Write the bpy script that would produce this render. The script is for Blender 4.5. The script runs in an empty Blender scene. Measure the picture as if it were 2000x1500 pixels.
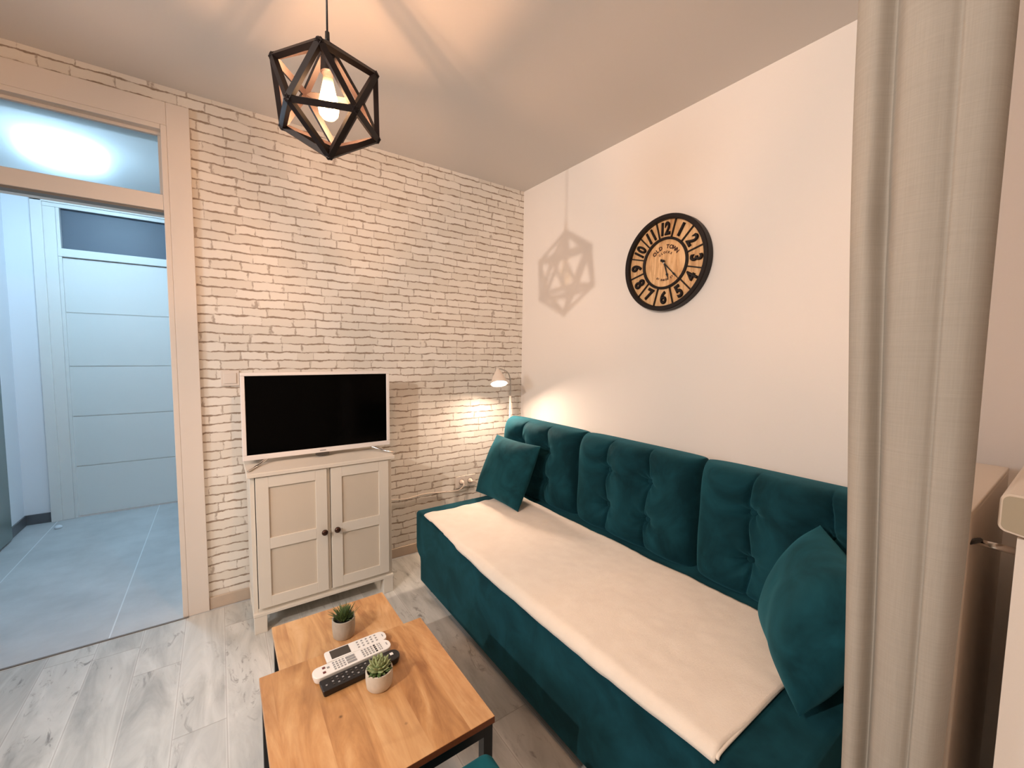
import bpy, bmesh, math, random
from mathutils import Vector, Matrix, noise
from math import sin, cos, pi, radians, sqrt, exp
random.seed(7)
sc = bpy.context.scene
COL = sc.collection
H = 2.533                       # ceiling height

# ------------------------------------------------------------------ camera
def make_camera():
    yaw, pitch, roll = 0.61575, 0.07309, 0.01278
    f = Vector((sin(yaw)*cos(pitch), cos(yaw)*cos(pitch), -sin(pitch)))
    r = Vector((cos(yaw), -sin(yaw), 0)); u = r.cross(f)
    r2 = r*cos(roll) + u*sin(roll); u2 = -r*sin(roll) + u*cos(roll)
    cd = bpy.data.cameras.new('camera'); co = bpy.data.objects.new('camera', cd); COL.objects.link(co)
    cd.sensor_width = 36; cd.lens = 36*809.575/2000; cd.clip_start = 0.02
    m = Matrix((r2, u2, -f)).transposed().to_4x4(); m.translation = Vector((-1.8973, -2.5574, 1.33))
    co.matrix_world = m; sc.camera = co
make_camera()

# ------------------------------------------------------------------ world, exposure, room light and added fill
w = bpy.data.worlds.new('World'); sc.world = w; w.use_nodes = True
w.node_tree.nodes['Background'].inputs[0].default_value = (0.8, 0.9, 1.0, 1)
w.node_tree.nodes['Background'].inputs[1].default_value = 0.25
sc.view_settings.view_transform = 'Standard'; sc.view_settings.look = 'None'
sc.view_settings.gamma = 1; sc.view_settings.exposure = 0.02
sc.cycles.use_denoising = True
sc.cycles.max_bounces = 10; sc.cycles.diffuse_bounces = 6
sc.cycles.caustics_reflective = False; sc.cycles.caustics_refractive = False
sc.cycles.sample_clamp_indirect = 4

def light(name, kind, loc, power, color, size=0.03, **kw):
    d = bpy.data.lights.new(name, kind); d.energy = power; d.color = color
    if kind == 'AREA':
        d.shape = 'DISK'; d.size = size
    else:
        d.shadow_soft_size = size
    for k, v in kw.items(): setattr(d, k, v)
    o = bpy.data.objects.new(name, d); COL.objects.link(o); o.location = loc
    return o
kl = light('kitchen_light', 'SPOT', (-3.70, -2.24, 2.26), 195, (1.0, 0.85, 0.74), 0.022, spot_size=radians(100), spot_blend=.6)
kl.rotation_euler = Vector((cos(radians(-25))*cos(radians(7)), cos(radians(-25))*sin(radians(7)), sin(radians(-25)))).to_track_quat('-Z', 'Y').to_euler()

sl = light('soft_fill_light', 'SPOT', (-3.95, -1.30, 1.75), 92, (0.93, 0.96, 1.0), 0.28, spot_size=radians(110), spot_blend=.6)  # added soft fill from out of frame, not a known lamp
sl.rotation_euler = Vector((cos(radians(-12))*cos(radians(-4)), cos(radians(-12))*sin(radians(-4)), sin(radians(-12)))).to_track_quat('-Z', 'Y').to_euler()

# ------------------------------------------------------------------ helpers
def lin(r, g, b):
    f = lambda c: c/12.92 if c <= .04045 else ((c+.055)/1.055)**2.4
    return (f(r/255), f(g/255), f(b/255), 1)
class NT:
    def __init__(s, name):
        s.m = bpy.data.materials.new(name); s.m.use_nodes = True
        s.t = s.m.node_tree; s.b = s.t.nodes['Principled BSDF']; s.out = s.t.nodes['Material Output']
    def n(s, typ, **kw):
        nd = s.t.nodes.new(typ)
        for k, v in kw.items():
            if k.startswith('i_'):
                nd.inputs[k[2:].replace('_', ' ')].default_value = v
            else: setattr(nd, k, v)
        return nd
    def l(s, a, b): s.t.links.new(a, b)
    def v(s, x, sock):
        if hasattr(x, 'is_output') or isinstance(x, bpy.types.NodeSocket): s.l(x, sock)
        else: sock.default_value = x
    def math(s, op, a, b=0.0, c=0.0, clamp=False):
        nd = s.n('ShaderNodeMath', operation=op, use_clamp=clamp)
        for i, x in enumerate((a, b, c)): s.v(x, nd.inputs[i])
        return nd.outputs[0]
    def mix(s, f, a, b, mode='MIX'):
        nd = s.n('ShaderNodeMix', data_type='RGBA', blend_type=mode)
        s.v(f, nd.inputs[0]); s.v(a, nd.inputs[6]); s.v(b, nd.inputs[7])
        return nd.outputs[2]
    def obj(s, scale=(1, 1, 1), loc=(0, 0, 0), rot=(0, 0, 0)):
        tc = s.n('ShaderNodeTexCoord'); mp = s.n('ShaderNodeMapping')
        mp.inputs['Scale'].default_value = scale; mp.inputs['Location'].default_value = loc
        mp.inputs['Rotation'].default_value = rot
        s.l(tc.outputs['Object'], mp.inputs[0]); return mp.outputs[0]
    def noise(s, vec, scale, detail=3, rough=.5, dist=0):
        nd = s.n('ShaderNodeTexNoise'); s.l(vec, nd.inputs['Vector'])
        nd.inputs['Scale'].default_value = scale; nd.inputs['Detail'].default_value = detail
        nd.inputs['Roughness'].default_value = rough; nd.inputs['Distortion'].default_value = dist
        return nd.outputs[0]
    def ramp(s, fac, *stops):
        nd = s.n('ShaderNodeValToRGB'); s.l(fac, nd.inputs[0]); cr = nd.color_ramp
        while len(cr.elements) < len(stops): cr.elements.new(.5)
        for e, (p, c) in zip(cr.elements, stops):
            e.position = p; e.color = c if len(c) == 4 else (*c, 1)
        return nd.outputs[0]
    def bump(s, h, strength=.3, dist=.002):
        nd = s.n('ShaderNodeBump'); nd.inputs['Strength'].default_value = strength
        nd.inputs['Distance'].default_value = dist; s.l(h, nd.inputs['Height'])
        s.l(nd.outputs[0], s.b.inputs['Normal'])
    def set(s, color=None, rough=None, **kw):
        if color is not None: s.v(color, s.b.inputs['Base Color'])
        if rough is not None: s.v(rough, s.b.inputs['Roughness'])
        for k, v in kw.items(): s.v(v, s.b.inputs[k.replace('_', ' ')])
        return s
G = lambda v: (v, v, v, 1)

def simple(name, color, rough=.5, noise_scale=40, var=.04, bump=0.0, bdist=.001, **kw):
    t = NT(name); n = t.noise(t.obj(), noise_scale, 4)
    dark = tuple(c*(1-var) for c in color[:3])+(1,); lite = tuple(min(1, c*(1+var)) for c in color[:3])+(1,)
    t.set(t.mix(n, dark, lite), rough, **kw)
    if bump: t.bump(n, bump, bdist)
    return t.m

def m_brick():
    t = NT('whitewashed_brick_paper')
    tc = t.n('ShaderNodeTexCoord'); sx = t.n('ShaderNodeSeparateXYZ'); t.l(tc.outputs['Object'], sx.inputs[0])
    X, Z = sx.outputs[0], sx.outputs[2]
    o = t.obj()
    hrow = .0456
    wob = t.noise(t.obj((1, 1, 1)), 9, 3, .55)
    wob2 = t.noise(t.obj((1, 1, 1), (3, 1, 7)), 45, 2, .6)
    zz = t.math('ADD', Z, t.math('ADD', t.math('MULTIPLY', t.math('SUBTRACT', wob, .5), .026), t.math('MULTIPLY', t.math('SUBTRACT', wob2, .5), .007)))
    zr = t.math('DIVIDE', zz, hrow)
    row = t.math('FLOOR', zr)
    fz = t.math('SUBTRACT', zr, row)
    wn = t.n('ShaderNodeTexWhiteNoise', noise_dimensions='1D'); t.l(row, wn.inputs['W'])
    # each course gets its own shift and its own unequal brick lengths
    cmb = t.n('ShaderNodeCombineXYZ'); t.l(t.math('MULTIPLY', X, 3.1), cmb.inputs[0]); t.l(t.math('MULTIPLY', row, 7.3), cmb.inputs[1])
    ln = t.noise(cmb.outputs[0], 1.3, 1)
    u = t.math('ADD', t.math('DIVIDE', X, .130), t.math('ADD', t.math('MULTIPLY', wn.outputs[0], 5), t.math('MULTIPLY', ln, 2.4)))
    u = t.math('ADD', u, t.math('MULTIPLY', t.math('SUBTRACT', wob2, .5), .10))
    ui = t.math('FLOOR', u); fu = t.math('SUBTRACT', u, ui)
    c2 = t.n('ShaderNodeCombineXYZ'); t.l(ui, c2.inputs[0]); t.l(row, c2.inputs[1])
    w2 = t.n('ShaderNodeTexWhiteNoise', noise_dimensions='2D'); t.l(c2.outputs[0], w2.inputs['Vector'])
    rnd = w2.outputs['Value']
    # horizontal joint: thin dark line whose weight comes and goes
    br = t.noise(t.obj((1, 1, 2.5), (5, 0, 2)), 15, 4, .65)
    th = t.math('MULTIPLY', t.math('SUBTRACT', br, .27, clamp=True), .42)
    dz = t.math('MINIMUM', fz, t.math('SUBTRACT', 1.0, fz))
    hl = t.math('MULTIPLY', t.math('SUBTRACT', th, dz), 16, clamp=True)
    br2 = t.noise(t.obj((2, 1, 1), (1, 0, 9)), 24, 3, .6)
    thv = t.math('MULTIPLY', t.math('MULTIPLY', t.math('SUBTRACT', br2, .34, clamp=True), .22), t.math('GREATER_THAN', rnd, .15))
    du = t.math('MINIMUM', fu, t.math('SUBTRACT', 1.0, fu))
    vl = t.math('MULTIPLY', t.math('MULTIPLY', t.math('SUBTRACT', thv, du), 30, clamp=True), .70)
    line = t.math('MAXIMUM', hl, vl)
    # small crumbs beside the joints
    cr = t.noise(t.obj((1, 1, 1), (2, 2, 2)), 70, 3, .7)
    crumbs = t.math('MULTIPLY', t.math('MULTIPLY', t.math('SUBTRACT', cr, .63, clamp=True), 7, clamp=True), t.math('LESS_THAN', dz, .16))
    line = t.math('MAXIMUM', line, t.math('MULTIPLY', crumbs, .6))
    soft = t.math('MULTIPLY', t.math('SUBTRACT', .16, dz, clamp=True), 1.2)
    tone = t.mix(rnd, lin(226, 219, 208), lin(240, 234, 225))
    fine = t.noise(t.obj((1, 1, 3)), 60, 4, .6)
    tone = t.mix(t.math('MULTIPLY', fine, .16), tone, lin(196, 184, 168))
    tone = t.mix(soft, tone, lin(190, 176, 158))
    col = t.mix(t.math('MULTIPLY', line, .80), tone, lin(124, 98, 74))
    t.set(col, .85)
    hgt = t.math('SUBTRACT', t.math('MULTIPLY', fine, .15), line)
    t.bump(hgt, .35, .0015)
    return t.m

def m_planks():
    t = NT('whitewashed_planks')
    tc = t.n('ShaderNodeTexCoord'); sx = t.n('ShaderNodeSeparateXYZ'); t.l(tc.outputs['Object'], sx.inputs[0])
    X, Y = sx.outputs[0], sx.outputs[1]
    u = t.math('DIVIDE', t.math('ADD', X, 1.914), .155); ui = t.math('FLOOR', u); fu = t.math('SUBTRACT', u, ui)
    wn = t.n('ShaderNodeTexWhiteNoise', noise_dimensions='1D'); t.l(ui, wn.inputs['W'])
    v = t.math('ADD', t.math('DIVIDE', Y, 1.35), t.math('MULTIPLY', wn.outputs[0], 3.7)); vi = t.math('FLOOR', v); fv = t.math('SUBTRACT', v, vi)
    c2 = t.n('ShaderNodeCombineXYZ'); t.l(ui, c2.inputs[0]); t.l(vi, c2.inputs[1])
    w2 = t.n('ShaderNodeTexWhiteNoise', noise_dimensions='2D'); t.l(c2.outputs[0], w2.inputs['Vector'])
    off = t.n('ShaderNodeVectorMath', operation='SCALE'); t.l(w2.outputs['Color'], off.inputs[0]); off.inputs['Scale'].default_value = 6
    add = t.n('ShaderNodeVectorMath', operation='ADD'); t.l(tc.outputs['Object'], add.inputs[0]); t.l(off.outputs[0], add.inputs[1])
    mp = t.n('ShaderNodeMapping'); mp.inputs['Scale'].default_value = (1, .22, 1); t.l(add.outputs[0], mp.inputs[0])
    g1 = t.noise(mp.outputs[0], 9, 5, .6, .8)
    mp2 = t.n('ShaderNodeMapping'); mp2.inputs['Scale'].default_value = (1, .30, 1); t.l(add.outputs[0], mp2.inputs[0])
    g2 = t.noise(mp2.outputs[0], 26, 6, .7, 1.2)
    mp3 = t.n('ShaderNodeMapping'); mp3.inputs['Scale'].default_value = (1, .5, 1); t.l(add.outputs[0], mp3.inputs[0])
    g3 = t.noise(mp3.outputs[0], 5, 3, .6, .5)
    base = t.ramp(g1, (.28, lin(160, 160, 156)), (.5, lin(196, 196, 191)), (.72, lin(220, 219, 214)))
    patch = t.math('MULTIPLY', t.math('SUBTRACT', g3, .44, clamp=True), 7, clamp=True)
    crack = t.math('MULTIPLY', t.math('MULTIPLY', t.math('SUBTRACT', g2, .56, clamp=True), 9, clamp=True), patch)
    base = t.mix(t.math('MULTIPLY', crack, .8), base, lin(112, 107, 103))
    du = t.math('MINIMUM', fu, t.math('SUBTRACT', 1.0, fu)); dv = t.math('MINIMUM', fv, t.math('SUBTRACT', 1.0, fv))
    seam = t.math('MAXIMUM', t.math('LESS_THAN', du, .009), t.math('LESS_THAN', dv, .0016))
    bev_highlight = t.math('MULTIPLY', t.math('LESS_THAN', du, .035), .22)  # bevel highlight painted as a paler band along the seams
    base = t.mix(bev_highlight, base, lin(232, 230, 226))
    base = t.mix(t.math('MULTIPLY', seam, .38), base, lin(128, 118, 108))
    t.set(base, .42)
    t.bump(t.math('SUBTRACT', g1, t.math('ADD', t.math('MULTIPLY', crack, .5), seam)), .15, .001)
    return t.m

def m_tiles():
    t = NT('grey_stoneware_tiles')
    tc = t.n('ShaderNodeTexCoord'); sx = t.n('ShaderNodeSeparateXYZ'); t.l(tc.outputs['Object'], sx.inputs[0])
    fx = t.math('FRACT', t.math('DIVIDE', t.math('ADD', sx.outputs[0], 2.35), .598))
    fy = t.math('FRACT', t.math('DIVIDE', t.math('SUBTRACT', sx.outputs[1], .785), 1.2))
    gx = t.math('LESS_THAN', t.math('MINIMUM', fx, t.math('SUBTRACT', 1.0, fx)), .0045)
    n = t.noise(t.obj(), 3.5, 6, .62); n2 = t.noise(t.obj(), 30, 3)
    base = t.ramp(n, (.3, lin(178, 180, 181)), (.7, lin(204, 206, 207)))
    base = t.mix(t.math('MULTIPLY', n2, .15), base, lin(205, 208, 210))
    t.set(t.mix(gx, base, lin(226, 230, 232)), .42)
    t.bump(n2, .08, .001)
    return t.m

def m_wood(name, tones, stave=.085, axis='X', scale=1.0, seed=0):
    t = NT(name)
    tc = t.n('ShaderNodeTexCoord'); sx = t.n('ShaderNodeSeparateXYZ'); t.l(tc.outputs['Object'], sx.inputs[0])
    A = sx.outputs[0] if axis == 'X' else sx.outputs[1]
    st = (1, .16, 1)
    if axis == 'Z': pass
    ui = t.math('FLOOR', t.math('DIVIDE', t.math('ADD', A, 5+seed*.03), stave))
    wn = t.n('ShaderNodeTexWhiteNoise', noise_dimensions='1D'); t.l(ui, wn.inputs['W'])
    off = t.n('ShaderNodeVectorMath', operation='SCALE'); t.l(wn.outputs['Color'], off.inputs[0]); off.inputs['Scale'].default_value = 9
    add = t.n('ShaderNodeVectorMath', operation='ADD'); t.l(tc.outputs['Object'], add.inputs[0]); t.l(off.outputs[0], add.inputs[1])
    st = (1, .16, 1) if axis == 'X' else (.16, 1, 1)
    if axis == 'Z': st = (1, 1, .10); A = sx.outputs[1]
    mp = t.n('ShaderNodeMapping'); mp.inputs['Scale'].default_value = st; t.l(add.outputs[0], mp.inputs[0])
    g = t.noise(mp.outputs[0], 16*scale, 6, .6, 1.6); g2 = t.noise(mp.outputs[0], 70*scale, 4, .6, .3)
    big = t.noise(add.outputs[0], 5*scale, 2, .5, 1.0)
    c = t.ramp(g, (.32, tones[0]), (.5, tones[1]), (.68, tones[2]))
    c = t.mix(t.math('MULTIPLY', wn.outputs[0], .45), c, tones[2])
    c = t.mix(t.math('MULTIPLY', t.math('SUBTRACT', big, .55, clamp=True), 2.2, clamp=True), c, tones[0])
    c = t.mix(t.math('MULTIPLY', t.math('SUBTRACT', g2, .5, clamp=True), .9), c, tones[0])
    k = t.n('ShaderNodeTexVoronoi'); k.inputs['Scale'].default_value = 9*scale; t.l(add.outputs[0], k.inputs['Vector'])
    knot = t.math('MULTIPLY', t.math('SUBTRACT', .055, k.outputs['Distance'], clamp=True), 22, clamp=True)
    c = t.mix(t.math('MULTIPLY', knot, .75), c, tuple(x*.25 for x in tones[0][:3])+(1,))
    t.set(c, .38); t.bump(g2, .08, .0006)
    return t.m

def m_velvet(name='teal_velvet', base=(0.0050, 0.034, 0.046, 1)):
    t = NT(name)
    n = t.noise(t.obj(), 5.5, 4, .6, .6); n2 = t.noise(t.obj(), 500, 2)
    dark = tuple(c*.62 for c in base[:3])+(1,); lite = tuple(c*1.45 for c in base[:3])+(1,)
    t.set(t.ramp(n, (.36, dark), (.64, lite)), .78)
    t.b.inputs['Sheen Weight'].default_value = .20; t.b.inputs['Sheen Roughness'].default_value = .55
    t.b.inputs['Sheen Tint'].default_value = (.16, .62, .76, 1)
    t.b.inputs['Specular IOR Level'].default_value = .05
    t.bump(n2, .15, .0006)
    return t.m

def m_fleece():
    t = NT('cream_fleece'); n = t.noise(t.obj(), 260, 4, .7); n2 = t.noise(t.obj(), 14, 4, .6)
    t.set(t.mix(n2, lin(226, 212, 196), lin(240, 230, 216)), .95)
    t.b.inputs['Sheen Weight'].default_value = .35
    t.bump(t.math('ADD', n, n2), .55, .0022); return t.m

def m_linen():
    t = NT('grey_beige_linen')
    a = t.noise(t.obj((60, 60, 1.3)), 9, 3, .6); b = t.noise(t.obj((1.2, 1.2, 60)), 9, 3, .6); big = t.noise(t.obj(), 3, 3)
    wv = t.math('MULTIPLY', t.math('ADD', a, b), .5)
    c = t.mix(wv, lin(176, 166, 152), lin(214, 206, 194)); c = t.mix(t.math('MULTIPLY', big, .3), c, lin(186, 176, 160))
    t.set(c, .9); t.bump(wv, .35, .0012)
    tr = t.n('ShaderNodeBsdfTranslucent'); t.l(c, tr.inputs['Color'])
    ms = t.n('ShaderNodeMixShader'); ms.inputs[0].default_value = .38
    t.l(t.b.outputs[0], ms.inputs[1]); t.l(tr.outputs[0], ms.inputs[2]); t.l(ms.outputs[0], t.out.inputs[0])
    return t.m

def m_emit(name, color, strength):
    t = NT(name); t.set((0.8, 0.8, 0.8, 1), .5); n = t.noise(t.obj(), 30, 1)
    t.b.inputs['Emission Color'].default_value = color
    t.l(t.math('MULTIPLY', t.math('ADD', t.math('MULTIPLY', n, .04), .98), strength), t.b.inputs['Emission Strength']); return t.m

def m_bulb():
    t = NT('glowing_amber_bulb_glass')
    tr = t.n('ShaderNodeBsdfTransparent'); tr.inputs[0].default_value = (1, .88, .66, 1)
    gl = t.n('ShaderNodeBsdfGlossy'); gl.inputs['Roughness'].default_value = .03
    em = t.n('ShaderNodeEmission'); em.inputs[0].default_value = (1, .68, .34, 1)
    tc = t.n('ShaderNodeTexCoord'); sx = t.n('ShaderNodeSeparateXYZ'); t.l(tc.outputs['Object'], sx.inputs[0])
    d = t.math('ABSOLUTE', t.math('SUBTRACT', sx.outputs[2], -.006))
    fall = t.math('POWER', t.math('SUBTRACT', 1.0, t.math('MULTIPLY', d, 14), clamp=True), 1.5)
    t.l(t.math('ADD', .10, t.math('MULTIPLY', fall, 14.0)), em.inputs[1])
    lw = t.n('ShaderNodeLayerWeight'); lw.inputs[0].default_value = .25
    ms = t.n('ShaderNodeMixShader'); t.l(t.math('MULTIPLY', lw.outputs['Facing'], .35), ms.inputs[0])
    t.l(tr.outputs[0], ms.inputs[1]); t.l(gl.outputs[0], ms.inputs[2])
    ad = t.n('ShaderNodeAddShader'); t.l(ms.outputs[0], ad.inputs[0]); t.l(em.outputs[0], ad.inputs[1])
    t.l(ad.outputs[0], t.out.inputs[0]); return t.m

def m_frost(name, rough, tint):
    t = NT(name); n = t.noise(t.obj(), 220, 2)
    t.set(tint, rough, Transmission_Weight=1.0, IOR=1.15); t.bump(n, .03, .0005); return t.m

M = {}
M['brick'] = m_brick()
M['planks'] = m_planks()
M['tiles'] = m_tiles()
M['wall'] = simple('warm_white_wall_paint', lin(236, 228, 220), .9, 300, .012, .06, .0004)
M['ceiling'] = simple('ceiling_paint', lin(216, 211, 206), .95, 300, .012, .06, .0004)
M['hallwall'] = simple('hall_wall_paint', lin(232, 234, 238), .9, 300, .012, .06, .0004)
M['doorwhite'] = simple('white_lacquer', lin(232, 230, 226), .32, 8, .012)
M['frame'] = simple('cream_white_door_frame', lin(226, 216, 206), .4, 8, .015)
M['seal'] = simple('grey_door_seal', lin(120, 114, 108), .6)
M['cab'] = simple('grey_white_cabinet_paint', lin(219, 212, 200), .5, 12, .015)
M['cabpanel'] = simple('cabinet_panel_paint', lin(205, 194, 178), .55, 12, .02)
M['baseb'] = simple('beige_wood_baseboard', lin(196, 178, 160), .45, 30, .08)
M['gbaseb'] = simple('dark_grey_tile_baseboard', lin(92, 94, 98), .4, 30, .1)
M['greydoor'] = simple('grey_green_door_lacquer', lin(112, 126, 122), .25, 3, .08)
M['tvwhite'] = simple('tv_white_plastic', lin(232, 226, 222), .3, 10, .01)
M['screen'] = simple('tv_black_screen', (0.0008, 0.0007, 0.0006, 1), .12, 10, .1, Specular_IOR_Level=.06)
M['chrome'] = simple('chrome', (.72, .68, .64, 1), .18, 10, .02, Metallic=1.0)
M['steel'] = simple('brushed_steel', (.45, .42, .38, 1), .35, 60, .06, Metallic=1.0)
M['knob'] = simple('dark_copper_knob', lin(74, 50, 40), .3, 30, .15, Metallic=.7)
M['cage'] = simple('black_brown_painted_metal', lin(27, 18, 17), .5, 40, .1, Specular_IOR_Level=.3)
M['black'] = simple('black_painted_steel', (.006, .006, .007, 1), .45, 40, .2)
M['blackpl'] = simple('black_plastic', (.010, .010, .011, 1), .35, 40, .2)
M['whitepl'] = simple('white_plastic', lin(238, 234, 228), .35, 20, .01)
M['greypl'] = simple('grey_print', lin(150, 148, 146), .5, 20, .1)
M['darkpl'] = simple('dark_lcd', lin(70, 64, 58), .2, 20, .1)
M['red'] = simple('maroon_button', lin(110, 52, 50), .4)
M['switch'] = simple('switch_plastic', lin(226, 216, 206), .35, 20, .01)
M['socket_shade'] = simple('shaded_socket_plastic', lin(140, 122, 108), .5)  # darker tone painting the shade inside the socket holes
M['wood1'] = m_wood('acacia_tabletop', (lin(150, 98, 54), lin(190, 138, 86), lin(212, 168, 118)), .092, 'X', 1.0, 1)
M['wood2'] = m_wood('acacia_small_tabletop', (lin(166, 112, 68), lin(206, 156, 104), lin(224, 182, 134)), .11, 'X', 1.0, 5)
M['shaded_end'] = simple('shaded_end_grain', lin(116, 62, 30), .5, 120, .25)  # end grain darkened with the edge's shade painted into the colour
M['clockwood'] = m_wood('clock_face_wood', (lin(166, 112, 66), lin(216, 168, 116), lin(236, 198, 150)), .06, 'Z', 2.2, 2)
M['ink'] = simple('dark_brown_print', lin(64, 28, 14), .6)
M['clockmetal'] = simple('antique_black_metal', lin(26, 18, 16), .5, 25, .25, .2, .001, Specular_IOR_Level=.3)
M['velvet'] = m_velvet()
M['velvet2'] = m_velvet('teal_velvet_throw_pillow', (0.0060, 0.041, 0.054, 1))
M['pouf'] = m_velvet('teal_velvet_pouf', (0.012, 0.115, 0.135, 1))
M['fleece'] = m_fleece()
M['linen'] = m_linen()
M['lampwhite'] = simple('lamp_cream_enamel', lin(236, 222, 208), .4, 20, .02)
M['glow'] = m_emit('lamp_led_diffuser', (1, .76, .58, 1), 320)
M['hallglow'] = m_emit('cool_lamp_diffuser', (.47, .755, 1, 1), 56)
M['filament'] = m_emit('glowing_filament', (1, .58, .22, 1), 160)
M['bulb'] = m_bulb()
M['frost'] = m_frost('frosted_transom_glass', .33, (.93, .97, 1, 1))
M['dglass'] = simple('dark_satin_transom_glass', lin(84, 92, 104), .45, 4, .08)
M['pot'] = simple('speckled_grey_concrete', lin(176, 166, 152), .85, 90, .14, .3, .001)
M['potw'] = simple('pale_concrete', lin(204, 194, 178), .85, 90, .12, .3, .001)
M['soil'] = simple('dark_soil', (.012, .009, .006, 1), .95, 200, .5, .6, .003)
M['leafd'] = simple('dark_green_leaf', lin(78, 98, 52), .5, 60, .35)
M['leafl'] = simple('pale_green_succulent_leaf', lin(150, 160, 112), .5, 40, .25)
M['rad'] = simple('radiator_enamel', lin(228, 214, 198), .35, 10, .02)
M['sill'] = simple('window_sill_pvc', lin(226, 212, 196), .35, 10, .02)
M['sillend'] = simple('sill_end_cap', lin(176, 164, 142), .5, 10, .03)
M['pebble'] = simple('white_rubber_stop', lin(224, 230, 236), .5)
M['cable'] = simple('white_cable', lin(230, 214, 200), .45)

def mesh_obj(name, bm, mat, parent=None, smooth=False, bevel=0, seg=2, mats=None):
    me = bpy.data.meshes.new(name)
    bmesh.ops.recalc_face_normals(bm, faces=bm.faces)
    bm.to_mesh(me); bm.free()
    for m_ in (mats or [mat]): me.materials.append(m_)
    if smooth:
        for p in me.polygons: p.use_smooth = True
    o = bpy.data.objects.new(name, me); COL.objects.link(o)
    if bevel:
        b = o.modifiers.new('bevel', 'BEVEL'); b.width = bevel; b.segments = seg; b.limit_method = 'ANGLE'; b.angle_limit = radians(40)
        if not smooth:
            for p in me.polygons: p.use_smooth = True
        b.harden_normals = True
    if parent is not None: o.parent = parent
    return o
def tag(o, label=None, cat=None, group=None, kind=None):
    if label: o['label'] = label
    if cat: o['category'] = cat
    if group: o['group'] = group
    if kind: o['kind'] = kind
    return o
def empty(name, loc, label, cat, group=None, rz=0):
    o = bpy.data.objects.new(name, None); COL.objects.link(o); o.location = loc; o.rotation_euler = (0, 0, rz)
    o.empty_display_size = .05
    return tag(o, label, cat, group)
def box(bm, x0, x1, y0, y1, z0, z1, mi=0):
    vs = [bm.verts.new((x, y, z)) for x in (x0, x1) for y in (y0, y1) for z in (z0, z1)]
    for f in ((0, 1, 3, 2), (4, 6, 7, 5), (0, 4, 5, 1), (2, 3, 7, 6), (0, 2, 6, 4), (1, 5, 7, 3)):
        fc = bm.faces.new([vs[i] for i in f]); fc.material_index = mi
def B(*boxes):
    bm = bmesh.new()
    for b in boxes: box(bm, *b)
    return bm
def tube(bm, pts, r, n=10, cap=True, mi=0, up=None):
    pts = [Vector(p) for p in pts]; rs = r if isinstance(r, (list, tuple)) else [r]*len(pts)
    rings = []; prev = None
    for i, p in enumerate(pts):
        t = (pts[min(i+1, len(pts)-1)] - pts[max(i-1, 0)]).normalized()
        if prev is None:
            a = up or (Vector((0, 0, 1)) if abs(t.z) < .9 else Vector((1, 0, 0)))
            nx = t.cross(a).normalized()
        else:
            nx = (prev - t*prev.dot(t)).normalized()
        prev = nx; ny = t.cross(nx)
        rings.append([bm.verts.new(p + (nx*cos(2*pi*k/n) + ny*sin(2*pi*k/n))*rs[i]) for k in range(n)])
    for a, b in zip(rings, rings[1:]):
        for k in range(n): bm.faces.new((a[k], a[(k+1) % n], b[(k+1) % n], b[k])).material_index = mi
    if cap:
        for rg in (rings[0][::-1], rings[-1]): bm.faces.new(rg).material_index = mi
def lathe(bm, prof, n=32, mat=Matrix.Identity(4), mi=0):
    rings = []
    for r, z in prof:
        if r < 1e-6: rings.append([bm.verts.new(mat @ Vector((0, 0, z)))])
        else: rings.append([bm.verts.new(mat @ Vector((r*cos(2*pi*k/n), r*sin(2*pi*k/n), z))) for k in range(n)])
    for a, b in zip(rings, rings[1:]):
        for k in range(n):
            k2 = (k+1) % n
            if len(a) == 1 and len(b) == 1: continue
            if len(a) == 1: f = (a[0], b[k2], b[k])
            elif len(b) == 1: f = (a[k], a[k2], b[0])
            else: f = (a[k], a[k2], b[k2], b[k])
            bm.faces.new(f).material_index = mi
def spline(pts, n=8):
    P = [Vector(p) for p in pts]; out = []
    for i in range(len(P)-1):
        a, b, c, d = P[max(i-1, 0)], P[i], P[i+1], P[min(i+2, len(P)-1)]
        for k in range(n):
            t = k/n
            out.append(.5*((2*b)+(c-a)*t+(2*a-5*b+4*c-d)*t*t+(3*b-a-3*c+d)*t**3))
    out.append(P[-1]); return out
def struct(name, bm, mat, label=None, parent=None, **kw):
    o = mesh_obj(name, bm, mat, parent, **kw)
    if parent is None:
        o['kind'] = 'structure'
        if label: o['label'] = label
    return o
def smoothstep(a, b, x):
    t = max(0, min(1, (x-a)/(b-a))); return t*t*(3-2*t)

# ------------------------------------------------------------------ room shell
YB = -2.493                                     # inner face of window wall
struct('floor', B((-4.6, 0, -3.3, -.026, -.1, 0)), M['planks'], 'whitewashed grey wood plank floor of the living room')
struct('floor', B((-4.6, 0, -.026, 2.0, -.1, 0)), M['tiles'], 'grey tiled floor of the hallway beyond the open doorway')
struct('ceiling', B((-4.7, .1, -3.4, 2.1, H, H+.1)), M['ceiling'], 'pale plaster ceiling')
OX0, OX1, OZ = -2.915, -2.06, 2.352             # doorway opening
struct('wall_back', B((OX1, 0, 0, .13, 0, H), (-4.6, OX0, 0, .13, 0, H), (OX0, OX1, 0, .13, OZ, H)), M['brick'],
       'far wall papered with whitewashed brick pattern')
struct('wall_right', B((0, .1, -3.4, 2.1, 0, H)), M['wall'], 'plain warm white wall behind the sofa')
struct('wall_left', B((-4.7, -4.6, -3.4, 2.1, 0, H)), M['wall'], 'white wall of the kitchen side, out of view')
JX = -.735                                      # jamb of the balcony opening
struct('wall_front', B((JX, 0, -2.95, YB, 0, 1.01), (-4.6, -2.9, -2.95, YB, 0, H), (-2.9, 0, -2.95, YB, 2.44, H), (-.10, 0, -2.95, YB, 1.01, 2.44)), M['wall'],
       'pale wall below the window, beside the radiator')
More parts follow.
